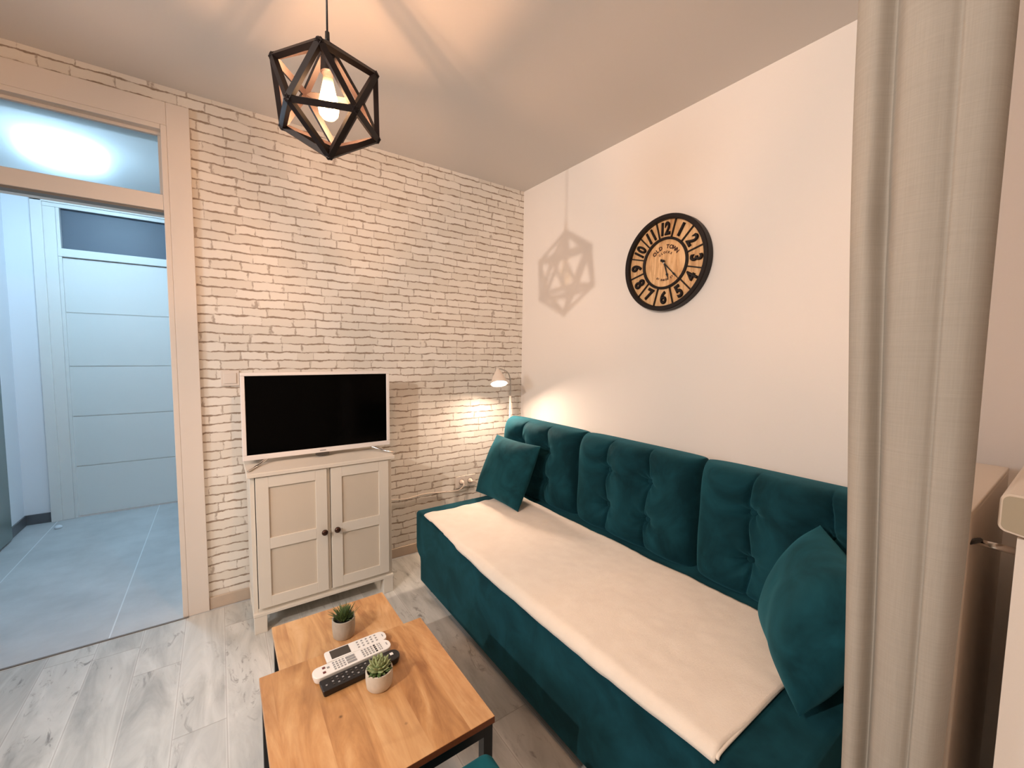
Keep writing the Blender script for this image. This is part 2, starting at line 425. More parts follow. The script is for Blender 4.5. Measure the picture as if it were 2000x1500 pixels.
struct('wall_balcony', B((-4.7, .1, -3.4, -3.3, 0, H)), M['wall'], 'outer wall behind the viewpoint')
struct('wall_hall_left', B((-3.24, -3.12, .13, 2.0, 0, H)), M['hallwall'], 'white left wall of the hallway')
DX0, DX1 = -2.855, -1.95                        # hall door recess
struct('wall_hall_back', B((-4.6, DX0, 2.0, 2.12, 0, H), (DX1, 0, 2.0, 2.12, 0, H), (DX0, DX1, 2.0, 2.12, 2.39, H), (DX0, DX1, 2.10, 2.12, 0, 2.39)), M['hallwall'], 'white end wall of the hallway')  # recess back panel added to block world light under the hall door
struct('wall_hall_right', B((-1.2, -1.1, .13, 2.0, 0, H)), M['hallwall'], 'hidden right wall of the hallway')

# baseboards
struct('baseboard_back', B((-1.975, -.001, -.012, 0, 0, .062)), M['baseb'], 'beige baseboard under the brick wall', bevel=.003)
struct('baseboard_right', B((-.012, 0, -2.49, -.012, 0, .062)), M['baseb'], 'beige baseboard behind the sofa', bevel=.003)
struct('baseboard_hall_back', B((-3.12, -2.975, 1.99, 2.0, 0, .075)), M['gbaseb'], 'dark grey tile baseboard in the hallway end', bevel=.002)
struct('baseboard_hall_left', B((-3.12, -3.11, 1.72, 1.99, 0, .075)), M['gbaseb'], 'dark grey tile baseboard on the hallway left wall', bevel=.002)
struct('trim_1', B((OX0, OX1, -.031, -.021, -.001, .0035)), M['seal'], 'thin threshold strip between planks and tiles')

# door 1: frame with transom
d1 = bpy.data.objects.new('door_1', None); COL.objects.link(d1); d1.location = (-2.49, 0, 0)
tag(d1, 'open doorway in cream frame with frosted transom window', kind='structure')
def in_d1(name, bm, mat, **kw):
    o = mesh_obj(name, bm, mat, None, **kw); o.parent = d1; o.matrix_parent_inverse = Matrix.Translation((2.49, 0, 0)); return o
AW = .085
fb = B((OX1-.0, OX1+AW, -.02, 0, 0, OZ+.103), (OX0-AW, OX0, -.02, 0, 0, OZ+.103), (OX0, OX1, -.02, 0, OZ, OZ+.103),
       (OX1-.022, OX1, -.02, .15, 0, OZ), (OX0, OX0+.022, -.02, .15, 0, OZ), (OX0+.022, OX1-.022, -.02, .15, OZ-.022, OZ))
for o in [in_d1('door_frame', fb, M['frame'], bevel=.0025)]: pass
in_d1('transom_bead', B((OX0+.022, OX1-.022, .02, .04, OZ-.036, OZ-.022), (OX1-.036, OX1-.022, .02, .04, 2.04, OZ-.036),
                        (OX0+.022, OX0+.036, .02, .04, 2.04, OZ-.036)), M['frame'], bevel=.002)
in_d1('transom_bar', B((OX0+.022, OX1-.022, -.012, .14, 1.972, 2.042)), M['frame'], bevel=.003)
in_d1('door_seal', B((OX0+.022, OX1-.022, -.004, .05, 1.962, 1.973)), M['seal'])
tg = in_d1('transom_glass', B((OX0+.022, OX1-.022, .048, .054, 2.042, OZ-.022)), M['frost'])
tg['label'] = 'frosted glass pane glowing with the hall lamp behind'
in_d1('hinge_plate', B((OX1-.0225, OX1-.0215, .03, .05, 1.06, 1.14)), M['steel'])

# door 2: hall door at the end
d2 = bpy.data.objects.new('door_2', None); COL.objects.link(d2); d2.location = (-2.4, 2, 0)
tag(d2, 'closed white hallway door with horizontal grooves and dark transom', kind='structure')
def in_d2(name, bm, mat, **kw):
    o = mesh_obj(name, bm, mat, None, **kw); o.parent = d2; o.matrix_parent_inverse = Matrix.Translation((2.4, -2, 0)); return o
in_d2('door_frame', B((DX0-.125, DX0-.065, 1.975, 2.0, 0, 2.46), (DX0-.0655, DX0, 1.985, 2.0, 0, 2.37), (DX0-.125, DX1+.1, 1.975, 2.0, 2.40, 2.46),
                      (DX1, DX1+.1, 1.975, 2.0, 0, 2.40), (DX0-.0655, DX1, 1.985, 2.0, 2.3705, 2.3995),
                      (DX0, DX0+.02, 1.99, 2.10, 0, 2.39), (DX0, DX1, 1.985, 2.09, 2.015, 2.075)), M['doorwhite'], bevel=.003)
leaf = bmesh.new(); zs = [.008, .405, .80, 1.19, 1.60, 2.012]
for a, b in zip(zs, zs[1:]):
    box(leaf, DX0+.015, DX1, 2.008, 2.045, a+.0035, b-.0035)
box(leaf, DX0+.015, DX1, 2.016, 2.045, .008, 2.012)
in_d2('door_leaf', leaf, M['doorwhite'])
in_d2('transom_glass', B((DX0+.02, DX1, 2.03, 2.036, 2.075, 2.39)), M['dglass'])
hb = bmesh.new(); tube(hb, [(-2.17, 2.008, 1.0), (-2.17, 1.96, 1.0), (-2.05, 1.955, 1.0)], .009, 10)
in_d2('door_handle', hb, M['steel'], smooth=True)
# door 3: grey green door at far left
d3 = bpy.data.objects.new('door_3', None); COL.objects.link(d3); d3.location = (-3.1, 1.2, 0)
tag(d3, 'grey-green door at the left edge of the hallway', kind='structure')
o = mesh_obj('door_leaf', B((-3.12, -3.098, .75, 1.69, .01, 2.02)), M['greydoor'], None, bevel=.003); o.parent = d3; o.matrix_parent_inverse = Matrix.Translation((3.1, -1.2, 0))

# sill
s = bpy.data.objects.new('trim_2', None); COL.objects.link(s); s.location = (-.4, -2.6, 1.05); s['kind'] = 'structure'; s['label'] = 'cream window sill with rounded nose and beige end cap'
def prof_extrude(prof, x0, x1):
    bm = bmesh.new(); a = [bm.verts.new((x0, y, z)) for y, z in prof]; b = [bm.verts.new((x1, y, z)) for y, z in prof]
    n = len(prof)
    for k in range(n): bm.faces.new((a[k], a[(k+1) % n], b[(k+1) % n], b[k]))
    bm.faces.new(a[::-1]); bm.faces.new(b); return bm
def sillprof(g, bot=1.018):
    pr = []
    for k in range(7): a = pi/2*(k/6); pr.append((-2.470-.014+(.014-g)*sin(a), 1.092-.014+(.014-g)*cos(a)))   # top nose
    for k in range(7): a = pi/2*(k/6); pr.append((-2.470-.014+(.014-g)*cos(a), 1.034+.002-(.014-g)*sin(a)+0.0))
    pr += [(-2.62, bot-.02+g), (-2.95, bot-.02+g), (-2.95, 1.092-g)]
    return pr
def add_child(o, e):
    o.parent = e; o.matrix_parent_inverse = Matrix.Translation(e.location).inverted(); return o
add_child(mesh_obj('sill_board', prof_extrude(sillprof(0), JX-.018, -.001), M['sill'], None), s)
add_child(mesh_obj('end_cap', prof_extrude(sillprof(.004), JX-.0205, JX-.0175), M['sillend'], None), s)

# ------------------------------------------------------------------ hallway ceiling lamp, seen through the frosted transom
hl = empty('ceiling_lamp', (-2.60, 1.03, H), 'round white ceiling lamp glowing behind the frosted transom', 'ceiling lamp')
bm = bmesh.new(); lathe(bm, [(0, 0), (.185, 0), (.185, -.018), (0, -.018)], 48); mesh_obj('base', bm, M['whitepl'], hl)
bm = bmesh.new(); lathe(bm, [(.172, -.018), (.175, -.030), (.175, -.078), (.162, -.098), (.110, -.112), (0, -.118)], 48); mesh_obj('diffuser', bm, M['hallglow'], hl, smooth=True)

# ------------------------------------------------------------------ door stop
bm = bmesh.new(); lathe(bm, [(0, 0), (.018, 0), (.022, .006), (.020, .016), (.010, .023), (0, .024)], 24, Matrix.Translation((-2.905, 1.80, 0)))
tag(mesh_obj('door_stop', bm, M['pebble'], smooth=True), 'small white dome door stop on the hallway tiles', 'door stop')

# ------------------------------------------------------------------ cabinet
CX0, CX1, CY0, CY1, CZ = -1.80, -1.142, -.352, -.030, .768
cab = empty('cabinet', ((CX0+CX1)/2, -.19, 0), 'grey-white two-door cabinet on square legs under the television', 'cabinet')
ch = lambda name, bm, mat, e, **kw: add_child(mesh_obj(name, bm, mat, None, **kw), e)
ch('body', B((CX0, CX0+.018, CY0, CY1, .095, CZ-.018), (CX1-.018, CX1, CY0, CY1, .095, CZ-.018), (CX0+.018, CX1-.018, CY0, CY1, .095, .115),
             (CX0+.018, CX1-.018, CY1-.006, CY1, .115, CZ-.018), (-1.472, -1.458, CY0, CY0+.3, .115, CZ-.018), (CX0+.018, CX1-.018, CY0+.012, CY1, .40, .416),
             (CX0-.003, CX1+.003, CY0-.016, CY1, .084, .098)), M['cab'], cab, bevel=.0015)
ch('top_panel', B((CX0-.012, CX1+.012, CY0-.024, CY1+.004, CZ-.018, CZ+.002)), M['cab'], cab, bevel=.003)
for x, y in ((CX0, CY0-.014), (CX1-.052, CY0-.014), (CX0, CY1-.052), (CX1-.052, CY1-.052)):
    ch('leg', B((x, x+.052, y, y+.052, 0, .088)), M['cab'], cab, bevel=.002)
def cab_door(x0, x1, knob_x):
    z0, z1 = .118, CZ-.021; yf, yb = CY0-.015, CY0+.003; st = .052; mz = .425
    e = ch('door', B((x0, x0+st, yf, yb, z0, z1), (x1-st, x1, yf, yb, z0, z1), (x0+st, x1-st, yf, yb, z0, z0+st), (x0+st, x1-st, yf, yb, z1-st, z1),
                     (x0+st, x1-st, yf, yb, mz-st/2, mz+st/2), (x0+st-.002, x1-st+.002, yf+.009, yb-.001, z0+st-.002, z1-st+.002)), M['cab'], cab, bevel=.0012)
    pn = mesh_obj('door_panel', B((x0+st, x1-st, yf+.0075, yf+.0092, z0+st, mz-st/2), (x0+st, x1-st, yf+.0075, yf+.0092, mz+st/2, z1-st)), M['cabpanel'], e)
    kb = bmesh.new(); lathe(kb, [(0, 0), (.006, 0), (.0055, .009), (.013, .014), (.015, .020), (.0135, .026), (.007, .029), (0, .030)], 24,
                            Matrix.Translation((knob_x, yf, .428)) @ Matrix.Rotation(pi/2, 4, 'X'))
    mesh_obj('knob', kb, M['knob'], e, smooth=True)
cab_door(CX0+.021, -1.4745, -1.492)
cab_door(-1.4555, CX1-.021, -1.432)

# ------------------------------------------------------------------ television
TV = (-1.458, -.205)
tv = empty('television', (TV[0], TV[1], CZ+.002), 'white-framed flat television with black screen on the cabinet', 'television')
tx0, tx1, tz0, tz1 = -1.818, -1.098, .793, 1.222
ch('frame', B((tx0, tx1, -.205, -.168, tz0, tz0+.026), (tx0, tx1, -.205, -.168, tz1-.016, tz1), (tx0, tx0+.018, -.205, -.168, tz0+.026, tz1-.016), (tx1-.018, tx1, -.205, -.168, tz0+.026, tz1-.016)), M['tvwhite'], tv, bevel=.003)
ch('back_cover', B((tx0+.03, tx1-.03, -.168, -.135, tz0+.03, tz1-.04)), M['tvwhite'], tv, bevel=.008)
ch('screen', B((tx0+.018, tx1-.018, -.200, -.170, tz0+.026, tz1-.016)), M['screen'], tv)
bm = bmesh.new()
ch('logo', B((-1.474, -1.444, -.2058, -.2045, .803, .808)), M['greypl'], tv)
ch('sensor_box', B((-1.492, -1.428, -.207, -.175, .779, .793)), M['darkpl'], tv, bevel=.002)
for s_ in (-1, 1):
    bm = bmesh.new(); xe = TV[0] + s_*.33; xm = TV[0]+s_*.25
    tube(bm, [(xm, -.19, .797), (xm+s_*.012, -.20, .790), (xm+s_*.05, -.245, .7765), (xm+s_*.095, -.335, .7745)], [.007, .007, .0055, .0042], 8)
    tube(bm, [(xm, -.18, .797), (xm+s_*.012, -.17, .790), (xm+s_*.05, -.125, .7765), (xm+s_*.075, -.075, .7745)], [.007, .007, .0055, .0042], 8)
    ch('foot', bm, M['chrome'], tv, smooth=True)

# ------------------------------------------------------------------ light switch & outlet
sw = empty('light_switch', (-1.853, 0, 1.187), 'square white light switch on the brick wall left of the television', 'light switch')
ch('frame', B((-1.893, -1.813, -.009, 0, 1.147, 1.227)), M['switch'], sw, bevel=.003)
ch('rocker', B((-1.880, -1.826, -.014, -.008, 1.160, 1.214)), M['switch'], sw, bevel=.002)
ou = empty('power_outlet', (-.488, 0, .42), 'white double wall socket on the brick wall beside the sofa', 'power outlet')
ob = bmesh.new()
def ring_plate(bm, x0, x1, z0, z1, y0, y1, cx, cz, r, n=32):
    # square cell with a round hole
    vf = []; vb = []; of = []; obk = []
    for k in range(n):
        a = 2*pi*k/n; c_, s_ = cos(a), sin(a)
        vf.append(bm.verts.new((cx+r*c_, y0, cz+r*s_))); vb.append(bm.verts.new((cx+r*c_, y1, cz+r*s_)))
        tx = ((x1-cx) if c_ > 0 else (cx-x0))/max(abs(c_), 1e-6); tz = ((z1-cz) if s_ > 0 else (cz-z0))/max(abs(s_), 1e-6)
        t = min(tx, tz); of.append(bm.verts.new((cx+c_*t, y0, cz+s_*t)))
    for k in range(n):
        k2 = (k+1) % n
        bm.faces.new((vf[k], vf[k2], of[k2], of[k])); bm.faces.new((vf[k2], vf[k], vb[k], vb[k2]))
    bm.faces.new(vb)
SX = (-.521, -.453); SZc = .420
ring_plate(ob, -.566, -.487, .380, .460, -.010, -.002, SX[0], SZc, .0205)
ring_plate(ob, -.487, -.408, .380, .460, -.010, -.002, SX[1], SZc, .0205)
box(ob, -.5665, -.566, -.010, 0, .380, .460); box(ob, -.408, -.4075, -.010, 0, .380, .460); box(ob, -.566, -.408, -.010, 0, .4595, .460); box(ob, -.566, -.408, -.010, 0, .380, .3805)
ch('frame', ob, M['switch'], ou)
for x_ in SX:
    rb = bmesh.new(); lathe(rb, [(.0192, .0), (.0202, .0), (.0202, .0075), (.0192, .0075)], 32, Matrix.Translation((x_, -.0025, SZc)) @ Matrix.Rotation(pi/2, 4, 'X'))
    lathe(rb, [(0, .0), (.0200, .0), (.0200, .0006), (0, .0006)], 32, Matrix.Translation((x_, -.0025, SZc)) @ Matrix.Rotation(pi/2, 4, 'X'))
    ch('socket_recess_shade', rb, M['socket_shade'], ou)  # dark disc and ring standing for shade in the hole

# ------------------------------------------------------------------ nested tables
def table(name, label, x0, x1, y0, y1, zt, th, mat):
    e = empty(name, ((x0+x1)/2, (y0+y1)/2, 0), label, 'table')
    tb = B((x0, x1, y0, y1, zt-th, zt)); tb.normal_update()
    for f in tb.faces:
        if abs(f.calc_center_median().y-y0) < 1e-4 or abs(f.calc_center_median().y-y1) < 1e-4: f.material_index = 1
    ch('tabletop', tb, mat, e, bevel=.002, mats=[mat, M['shaded_end']])
    i = .004; q = .025
    for x in (x0+i, x1-i-q):
        for y in (y0+i, y1-i-q):
            ch('leg', B((x, x+q, y, y+q, 0, zt-th)), M['black'], e, bevel=.001)
    z1 = zt-th-.0005
    ch('frame', B((x0+i+q, x1-i-q, y0+i, y0+i+q, z1-.025, z1), (x0+i, x0+i+q, y0+i+q, y1-i-q, z1-.025, z1), (x1-i-q, x1-i, y0+i+q, y1-i-q, z1-.025, z1)), M['black'], e)
    return e
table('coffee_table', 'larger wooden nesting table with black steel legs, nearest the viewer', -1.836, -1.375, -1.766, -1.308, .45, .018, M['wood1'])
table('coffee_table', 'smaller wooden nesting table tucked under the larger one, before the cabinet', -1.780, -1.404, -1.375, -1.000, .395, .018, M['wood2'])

# ------------------------------------------------------------------ sofa
def cushion_mesh(w, h, t, nu=64, nv=64, px=9, pe=.42, disp=None, pinch=0.0):
    """pillow between two sheets: u along local Y, v along local Z, thickness along local X (front = -X)"""
    bm = bmesh.new(); F = {}; K = {}
    def warp(s): return sin(s*pi/2)*.55 + s*.45
    for i in range(nu+1):
        for j in range(nv+1):
            u = warp(-1+2*i/nu); v = warp(-1+2*j/nv)
            e = (max(0, 1-abs(u)**px)*max(0, 1-abs(v)**px))**pe
            y = u*w/2; z = v*h/2
            if pinch:
                y *= 1-pinch*(1-v*v)*abs(u)**3*0 - pinch*(1-abs(v)**2)*abs(u)**2
                z *= 1-pinch*(1-abs(u)**2)*abs(v)**2
            d = disp(y, z) if disp else (0, 0)
            edge = i in (0, nu) or j in (0, nv)
            F[i, j] = bm.verts.new((-t/2*e + (0 if edge else d[0]*min(1, e*1.5)), y, z))
            K[i, j] = F[i, j] if edge else bm.verts.new((t/2*e - (d[1]*min(1, e*1.5)), y, z))
    for i in range(nu):
        for j in range(nv):
            bm.faces.new((F[i, j], F[i, j+1], F[i+1, j+1], F[i+1, j]))
            bm.faces.new((K[i, j], K[i+1, j], K[i+1, j+1], K[i, j+1]))
    return bm
SY0, SY1 = -2.255, -.37
sofa = empty('sofa', (-.55, -1.32, 0), 'teal velvet three-seat sofa with button-tufted back cushions along the white wall', 'sofa')
prf = [(SY1, .435), (SY1, .225), (SY1-.022, .192), (SY1-.052, .178), (SY1-.056, .160), (SY1-.056, .045), (SY0+.05, .045), (SY0+.05, .178), (SY0, .225), (SY0, .435)]
bm = bmesh.new(); aa = [bm.verts.new((-1.010, y, z)) for y, z in prf]; bb = [bm.verts.new((-.06, y, z)) for y, z in prf]
for k in range(len(prf)): bm.faces.new((aa[k], aa[(k+1) % len(prf)], bb[(k+1) % len(prf)], bb[k]))
bm.faces.new(aa[::-1]); bm.faces.new(bb)
ch('seat', bm, M['velvet'], sofa, bevel=.018, seg=4)
for x in (-.95, -.14):
    for y in (SY0+.12, SY1-.12):
        lb = bmesh.new(); lathe(lb, [(0, 0), (.022, 0), (.025, .05), (0, .05)], 20, Matrix.Translation((x, y, 0)))
        ch('foot', lb, M['blackpl'], sofa, smooth=False)
def back_cushion(yc, w, lean):
    hgt, th = .475, .26
    bu = [(sy*.118, z) for sy in (-1, 1) for z in (-.088, .088)]
    def disp(y, z):
        tuft = sum(.090*exp(-sqrt((y-by)**2+(z-bz)**2+.00003)/.040) for by, bz in bu)
        cr = 0
        for s_ in (-1, 1):
            yy = abs(y - s_*.118 - .012*sin(z*15)*s_)
            cr = max(cr, (.034*exp(-yy/.0055) + .026*exp(-(yy/.050)**2))*(.45+.55*smoothstep(.24, .15, abs(z))))
        d = max(tuft, cr) + .25*min(tuft, cr)
        for bz in (-.088, .088):
            out = smoothstep(.27, .12, abs(y)); d += .007*exp(-abs(z-bz-.010*cos(y*13))/.009)*out*(.5+.5*cos((abs(y)-.118)*20))
        ang = 0
        for by, bz in bu:
            r = sqrt((y-by)**2+(z-bz)**2)
            if r < .11: d += .0045*(1-r/.11)*sin(7*math.atan2(z-bz, y-by)+by*30+bz*9)*min(1, r/.02)
        d -= .012*exp(-((y)**2)/.02)*exp(-(z**2)/.03)
        d += .004*noise.noise(Vector((y*9+yc*5, z*9, yc)))
        return (d, 0)
    bm = cushion_mesh(w, hgt, th, 250, 150, 7, .36, disp)
    o = mesh_obj('back_cushion', bm, M['velvet'], None, smooth=True)
    o.location = (-.232, yc, .435+hgt/2-.012); o.rotation_euler = (0, lean, 0)
    o.parent = sofa; o.matrix_parent_inverse = Matrix.Translation(sofa.location).inverted()
    for by, bz in bu:
        bb = bmesh.new(); lathe(bb, [(0, .008), (.008, .007), (.013, .004), (.0145, 0), (.012, -.005), (0, -.006)], 16,
                                Matrix.Translation((-th/2+.074, by, bz)) @ Matrix.Rotation(-pi/2, 4, 'Y'))
        mesh_obj('button', bb, M['velvet'], o, smooth=True)
back_cushion(-.572, .70, radians(2))
back_cushion(-1.282, .675, radians(2))
back_cushion(-1.972, .665, radians(2))

# throw pillows
def throw_pillow(name, label, w, h, t, bl, br, lean, mat, seed, pinch=.045):
    """bl, br: bottom corners on the seat; leans backwards by the given angle; front faces local -X"""
    bl, br = Vector(bl), Vector(br)
    yv = (bl-br).normalized(); nrm = Vector((0, 0, 1)).cross(yv).normalized()   # points backwards (+X local)
    if nrm.dot(Vector((1, -.4, 0))) < 0: nrm = -nrm
    zv = (Vector((0, 0, 1))*cos(lean) + nrm*sin(lean)).normalized(); xv = yv.cross(zv)
    def disp(y, z):
        n_ = noise.noise(Vector((y*6+seed, z*6, seed)))*.008 + noise.noise(Vector((y*18+seed, z*14, seed)))*.003
        return (n_, n_)
    bm = cushion_mesh(w, h, t, 56, 56, 3.0, .60, disp, pinch)
    c = (bl+br)/2 + zv*(h/2)
    o = mesh_obj(name, bm, mat, None, smooth=True)
    m_ = Matrix((xv, yv, zv)).transposed().to_4x4(); m_.translation = c; o.matrix_world = m_
    tag(o, label, 'pillow', 'teal velvet throw pillows on the sofa'); return o
throw_pillow('throw_pillow', 'square teal velvet throw pillow at the lamp end of the sofa', .43, .385, .15,
             (-.585, -.318, .452), (-.565, -.745, .452), radians(25), M['velvet2'], 3.1)
throw_pillow('throw_pillow', 'large teal velvet throw pillow at the curtain end of the sofa', .42, .365, .19,
             (-.432, -1.968, .462), (-.778, -2.195, .462), radians(22), M['velvet2'], 8.7)

# blanket draped along the seat
def blanket():
    bm = bmesh.new(); nu, nv = 150, 70; top = .4385
    V = {}
    for i in range(nu+1):
        a = i/nu
        y = -.487 + a*(-2.125+.487)
        fe = -.985 + (-.045)*a*0 + .004*sin(a*40)                # front edge start
        hang = .006 + .030*smoothstep(0, .5, a)*(1-.45*smoothstep(.75, 1, a)) + .004*noise.noise(Vector((a*14, 0, 3)))
        xb = -.400 - .17*exp(-((a)/.10)**2)*0
        xb = -.392 + .008*noise.noise(Vector((a*9, 5, 1)))
        yend = 0
        L = (xb - (-1.000)) + hang
        for j in range(nv+1):
            s_ = j/nv*L                                            # distance from the back edge
            x = xb - s_; z = top
            if x < -.992:
                over = -.992 - x
                r = .020
                if over < r*pi/2:
                    ang = over/r; x = -.992 - r*sin(ang); z = top - r + r*cos(ang)
                else:
                    x = -.992 - r; z = top - r - (over - r*pi/2)
            yy = y + .010*noise.noise(Vector((s_*6, a*3, 2)))*(1 if i in range(0, 6) or i > nu-6 else .2)
            zz = .0030*noise.noise(Vector((x*7, y*7, 0))) + .0018*noise.noise(Vector((x*25, y*25, 4)))
            rip = .0035*max(0, sin((x*1.2+y)*34+2*noise.noise(Vector((x*5, y*5, 1)))))*smoothstep(.20, 0, a)
            V[i, j] = bm.verts.new((x - (.004 if z < top-.01 else 0), yy, z + max(-.001, zz) + rip + .002))
    for i in range(nu):
        for j in range(nv): bm.faces.new((V[i, j], V[i+1, j], V[i+1, j+1], V[i, j+1]))
    o = mesh_obj('blanket', bm, M['fleece'], None, smooth=True)
    so = o.modifiers.new('solid', 'SOLIDIFY'); so.thickness = .009; so.offset = 1
    tag(o, 'cream fleece blanket spread over the sofa seat', 'blanket')
    pts = [V_co for V_co in [(-1.014, -2.123, .430), (-1.0, -2.123, .440), (-.9, -2.123, .443), (-.7, -2.122, .443), (-.5, -2.123, .443), (-.40, -2.122, .443)]]
    hb = bmesh.new(); tube(hb, spline(pts, 8), .0042, 8)
    mesh_obj('hem', hb, M['fleece'], o, smooth=True)
blanket()

# ------------------------------------------------------------------ pouf
po = empty('pouf', (-1.615, -2.00, 0), 'teal velvet pouf, one rounded corner showing at the bottom edge beside the larger table', 'pouf')
bm = B((-1.81, -1.410, -2.195, -1.794, .03, .420)); ch('seat', bm, M['pouf'], po, bevel=.026, seg=5)
bm = B((-1.79, -1.445, -2.175, -1.830, 0, .03)); ch('base', bm, M['blackpl'], po)

# ------------------------------------------------------------------ pendant
PC = Vector((-1.619, -1.243, 2.040)); PS = .0842
ph = 1.618034
Vi = {'A': (0, -1, ph), 'L': (0, 1, ph), 'H': (0, -1, -ph), 'K': (0, 1, -ph), 'B': (-ph, 0, 1), 'C': (ph, 0, 1), 'F': (-ph, 0, -1), 'G': (ph, 0, -1),
      'D': (-1, -ph, 0), 'E': (1, -ph, 0), 'I': (-1, ph, 0), 'J': (1, ph, 0)}
Rm = Matrix.Rotation(-.344, 3, 'Z') @ Matrix.Rotation(.5536, 3, 'X')
Vi = {k: (Rm @ Vector(v))*PS for k, v in Vi.items()}
pen = empty('pendant_lamp', PC, 'black geometric cage pendant lamp with a glowing filament bulb', 'pendant lamp')
bm = bmesh.new()
keys = list(Vi)
hw, hd = .0078, .0070
for i_, a in enumerate(keys):
    for b in keys[i_+1:]:
        va, vb = Vi[a], Vi[b]
        if abs((va-vb).length - 2*PS) < .01:
            t = (vb-va).normalized(); mid = ((va+vb)/2).normalized(); sd = t.cross(mid).normalized()
            va2 = va - t*.0008; vb2 = vb + t*.0008
            vs = [bm.verts.new(p + sd*s1*hw - mid*(hd + s2*hd)) for p in (va2, vb2) for s1, s2 in ((-1, -1), (1, -1), (1, 1), (-1, 1))]
            for f in ((0, 1, 2, 3), (7, 6, 5, 4), (0, 4, 5, 1), (1, 5, 6, 2), (2, 6, 7, 3), (3, 7, 4, 0)): bm.faces.new([vs[q] for q in f])
mesh_obj('cage', bm, M['cage'], pen)
zt = PS*1.902
bm = bmesh.new(); tube(bm, [(0, 0, zt+.018), (0, 0, H-PC.z-.012)], .0028, 8); mesh_obj('cord', bm, M['blackpl'], pen, smooth=True)
bm = bmesh.new(); lathe(bm, [(0, zt+.024), (.006, zt+.024), (.0065, zt+.004), (.004, zt), (0, zt)], 16); mesh_obj('cord_grip', bm, M['blackpl'], pen, smooth=False)
bm = bmesh.new(); lathe(bm, [(0, H-PC.z), (.05, H-PC.z), (.05, H-PC.z-.022), (.008, H-PC.z-.026), (0, H-PC.z-.026)], 32); mesh_obj('ceiling_canopy', bm, M['cage'], pen)
bm = bmesh.new(); lathe(bm, [(0, zt), (.006, zt-.002), (.008, zt-.03), (.018, zt-.045), (.020, zt-.085), (.016, zt-.088), (0, zt-.088)], 24); mesh_obj('socket', bm, M['cage'], pen, smooth=False)
bz = zt-.088
prof = [(.0125, bz), (.0130, bz-.012), (.0150, bz-.025), (.0200, bz-.050), (.0255, bz-.078), (.0275, bz-.094), (.0250, bz-.110), (.0170, bz-.120), (.007, bz-.124), (0, bz-.1245)]
bm = bmesh.new(); lathe(bm, prof, 40); bulb = mesh_obj('bulb', bm, M['bulb'], pen, smooth=True)
bm = bmesh.new()
for k in range(10):
    a0 = 2*pi*k/10; a1 = a0 + .35*(1 if k % 2 else -1)
    tube(bm, [(.006*cos(a0), .006*sin(a0), bz-.040), (.017*cos(a1), .017*sin(a1), bz-.100)], .0026, 6)
mesh_obj('filament', bm, M['filament'], bulb)
lt = light('pendant_bulb_light', 'POINT', (PC.x, PC.y, PC.z + bz-.075), 35, (1.0, .60, .44), .017)

# ------------------------------------------------------------------ wall clock (faces -X), built in local frame: x=right(-Y world), y=up(Z), z=out(-X)
CK = Vector((0, -1.2457, 1.799))
clk = empty('wall_clock', CK, 'round wooden wall clock with black metal numerals, above the sofa', 'wall clock')
MC = Matrix(((0, 0, -1, 0), (-1, 0, 0, 0), (0, 1, 0, 0), (0, 0, 0, 1)))
RO = .240
def cko(name, bm, mat, **kw):
    bmesh.ops.transform(bm, matrix=MC, verts=bm.verts); return mesh_obj(name, bm, mat, clk, **kw)
bm = bmesh.new(); lathe(bm, [(RO-.03, .001), (RO, .001), (RO, .040), (RO-.004, .045), (RO-.020, .045), (RO-.024, .041), (RO-.024, .012)], 96); cko('rim', bm, M['clockmetal'], bevel=0)
bm = bmesh.new(); lathe(bm, [(0, .002), (RO-.022, .002), (RO-.022, .022), (0, .022)], 96); cko('face', bm, M['clockwood'])
bm = bmesh.new(); lathe(bm, [(.118, .020), (.118, .032), (.121, .034), (.127, .034), (.130, .032), (.130, .020)], 96); cko('inner_ring', bm, M['clockmetal'])
for k in range(12):
    bm = bmesh.new()
    a = radians(15+30*k); d = Vector((sin(a), cos(a), 0)); s_ = Vector((cos(a), -sin(a), 0))
    vs = [bm.verts.new(d*r + s_*q*.0027 + Vector((0, 0, z))) for r in (.126, RO-.020) for q, z in ((-1, .020), (1, .020), (1, .031), (-1, .031))]
    for f in ((0, 1, 2, 3), (7, 6, 5, 4), (0, 4, 5, 1), (1, 5, 6, 2), (2, 6, 7, 3), (3, 7, 4, 0)): bm.faces.new([vs[q] for q in f])
    cko('dial_spoke', bm, M['clockmetal'])
def text_bm(txt, size, ext, offset=0.0, sx=1.0):
    cu = bpy.data.curves.new('t', 'FONT'); cu.body = txt; cu.size = size; cu.extrude = ext; cu.bevel_depth = offset; cu.bevel_resolution = 0
    cu.align_x = 'CENTER'; cu.align_y = 'CENTER'
    o = bpy.data.objects.new('t', cu); COL.objects.link(o)
    dg = bpy.context.evaluated_depsgraph_get(); me = bpy.data.meshes.new_from_object(o.evaluated_get(dg))
    bm = bmesh.new(); bm.from_mesh(me)
    bpy.data.objects.remove(o); bpy.data.curves.remove(cu); bpy.data.meshes.remove(me)
    xs = [v.co.x for v in bm.verts]; ys = [v.co.y for v in bm.verts]
    c = Vector(((min(xs)+max(xs))/2, (min(ys)+max(ys))/2, 0))
    for v in bm.verts: v.co -= c; v.co.x *= sx
    return bm, max(xs)-min(xs), max(ys)-min(ys)
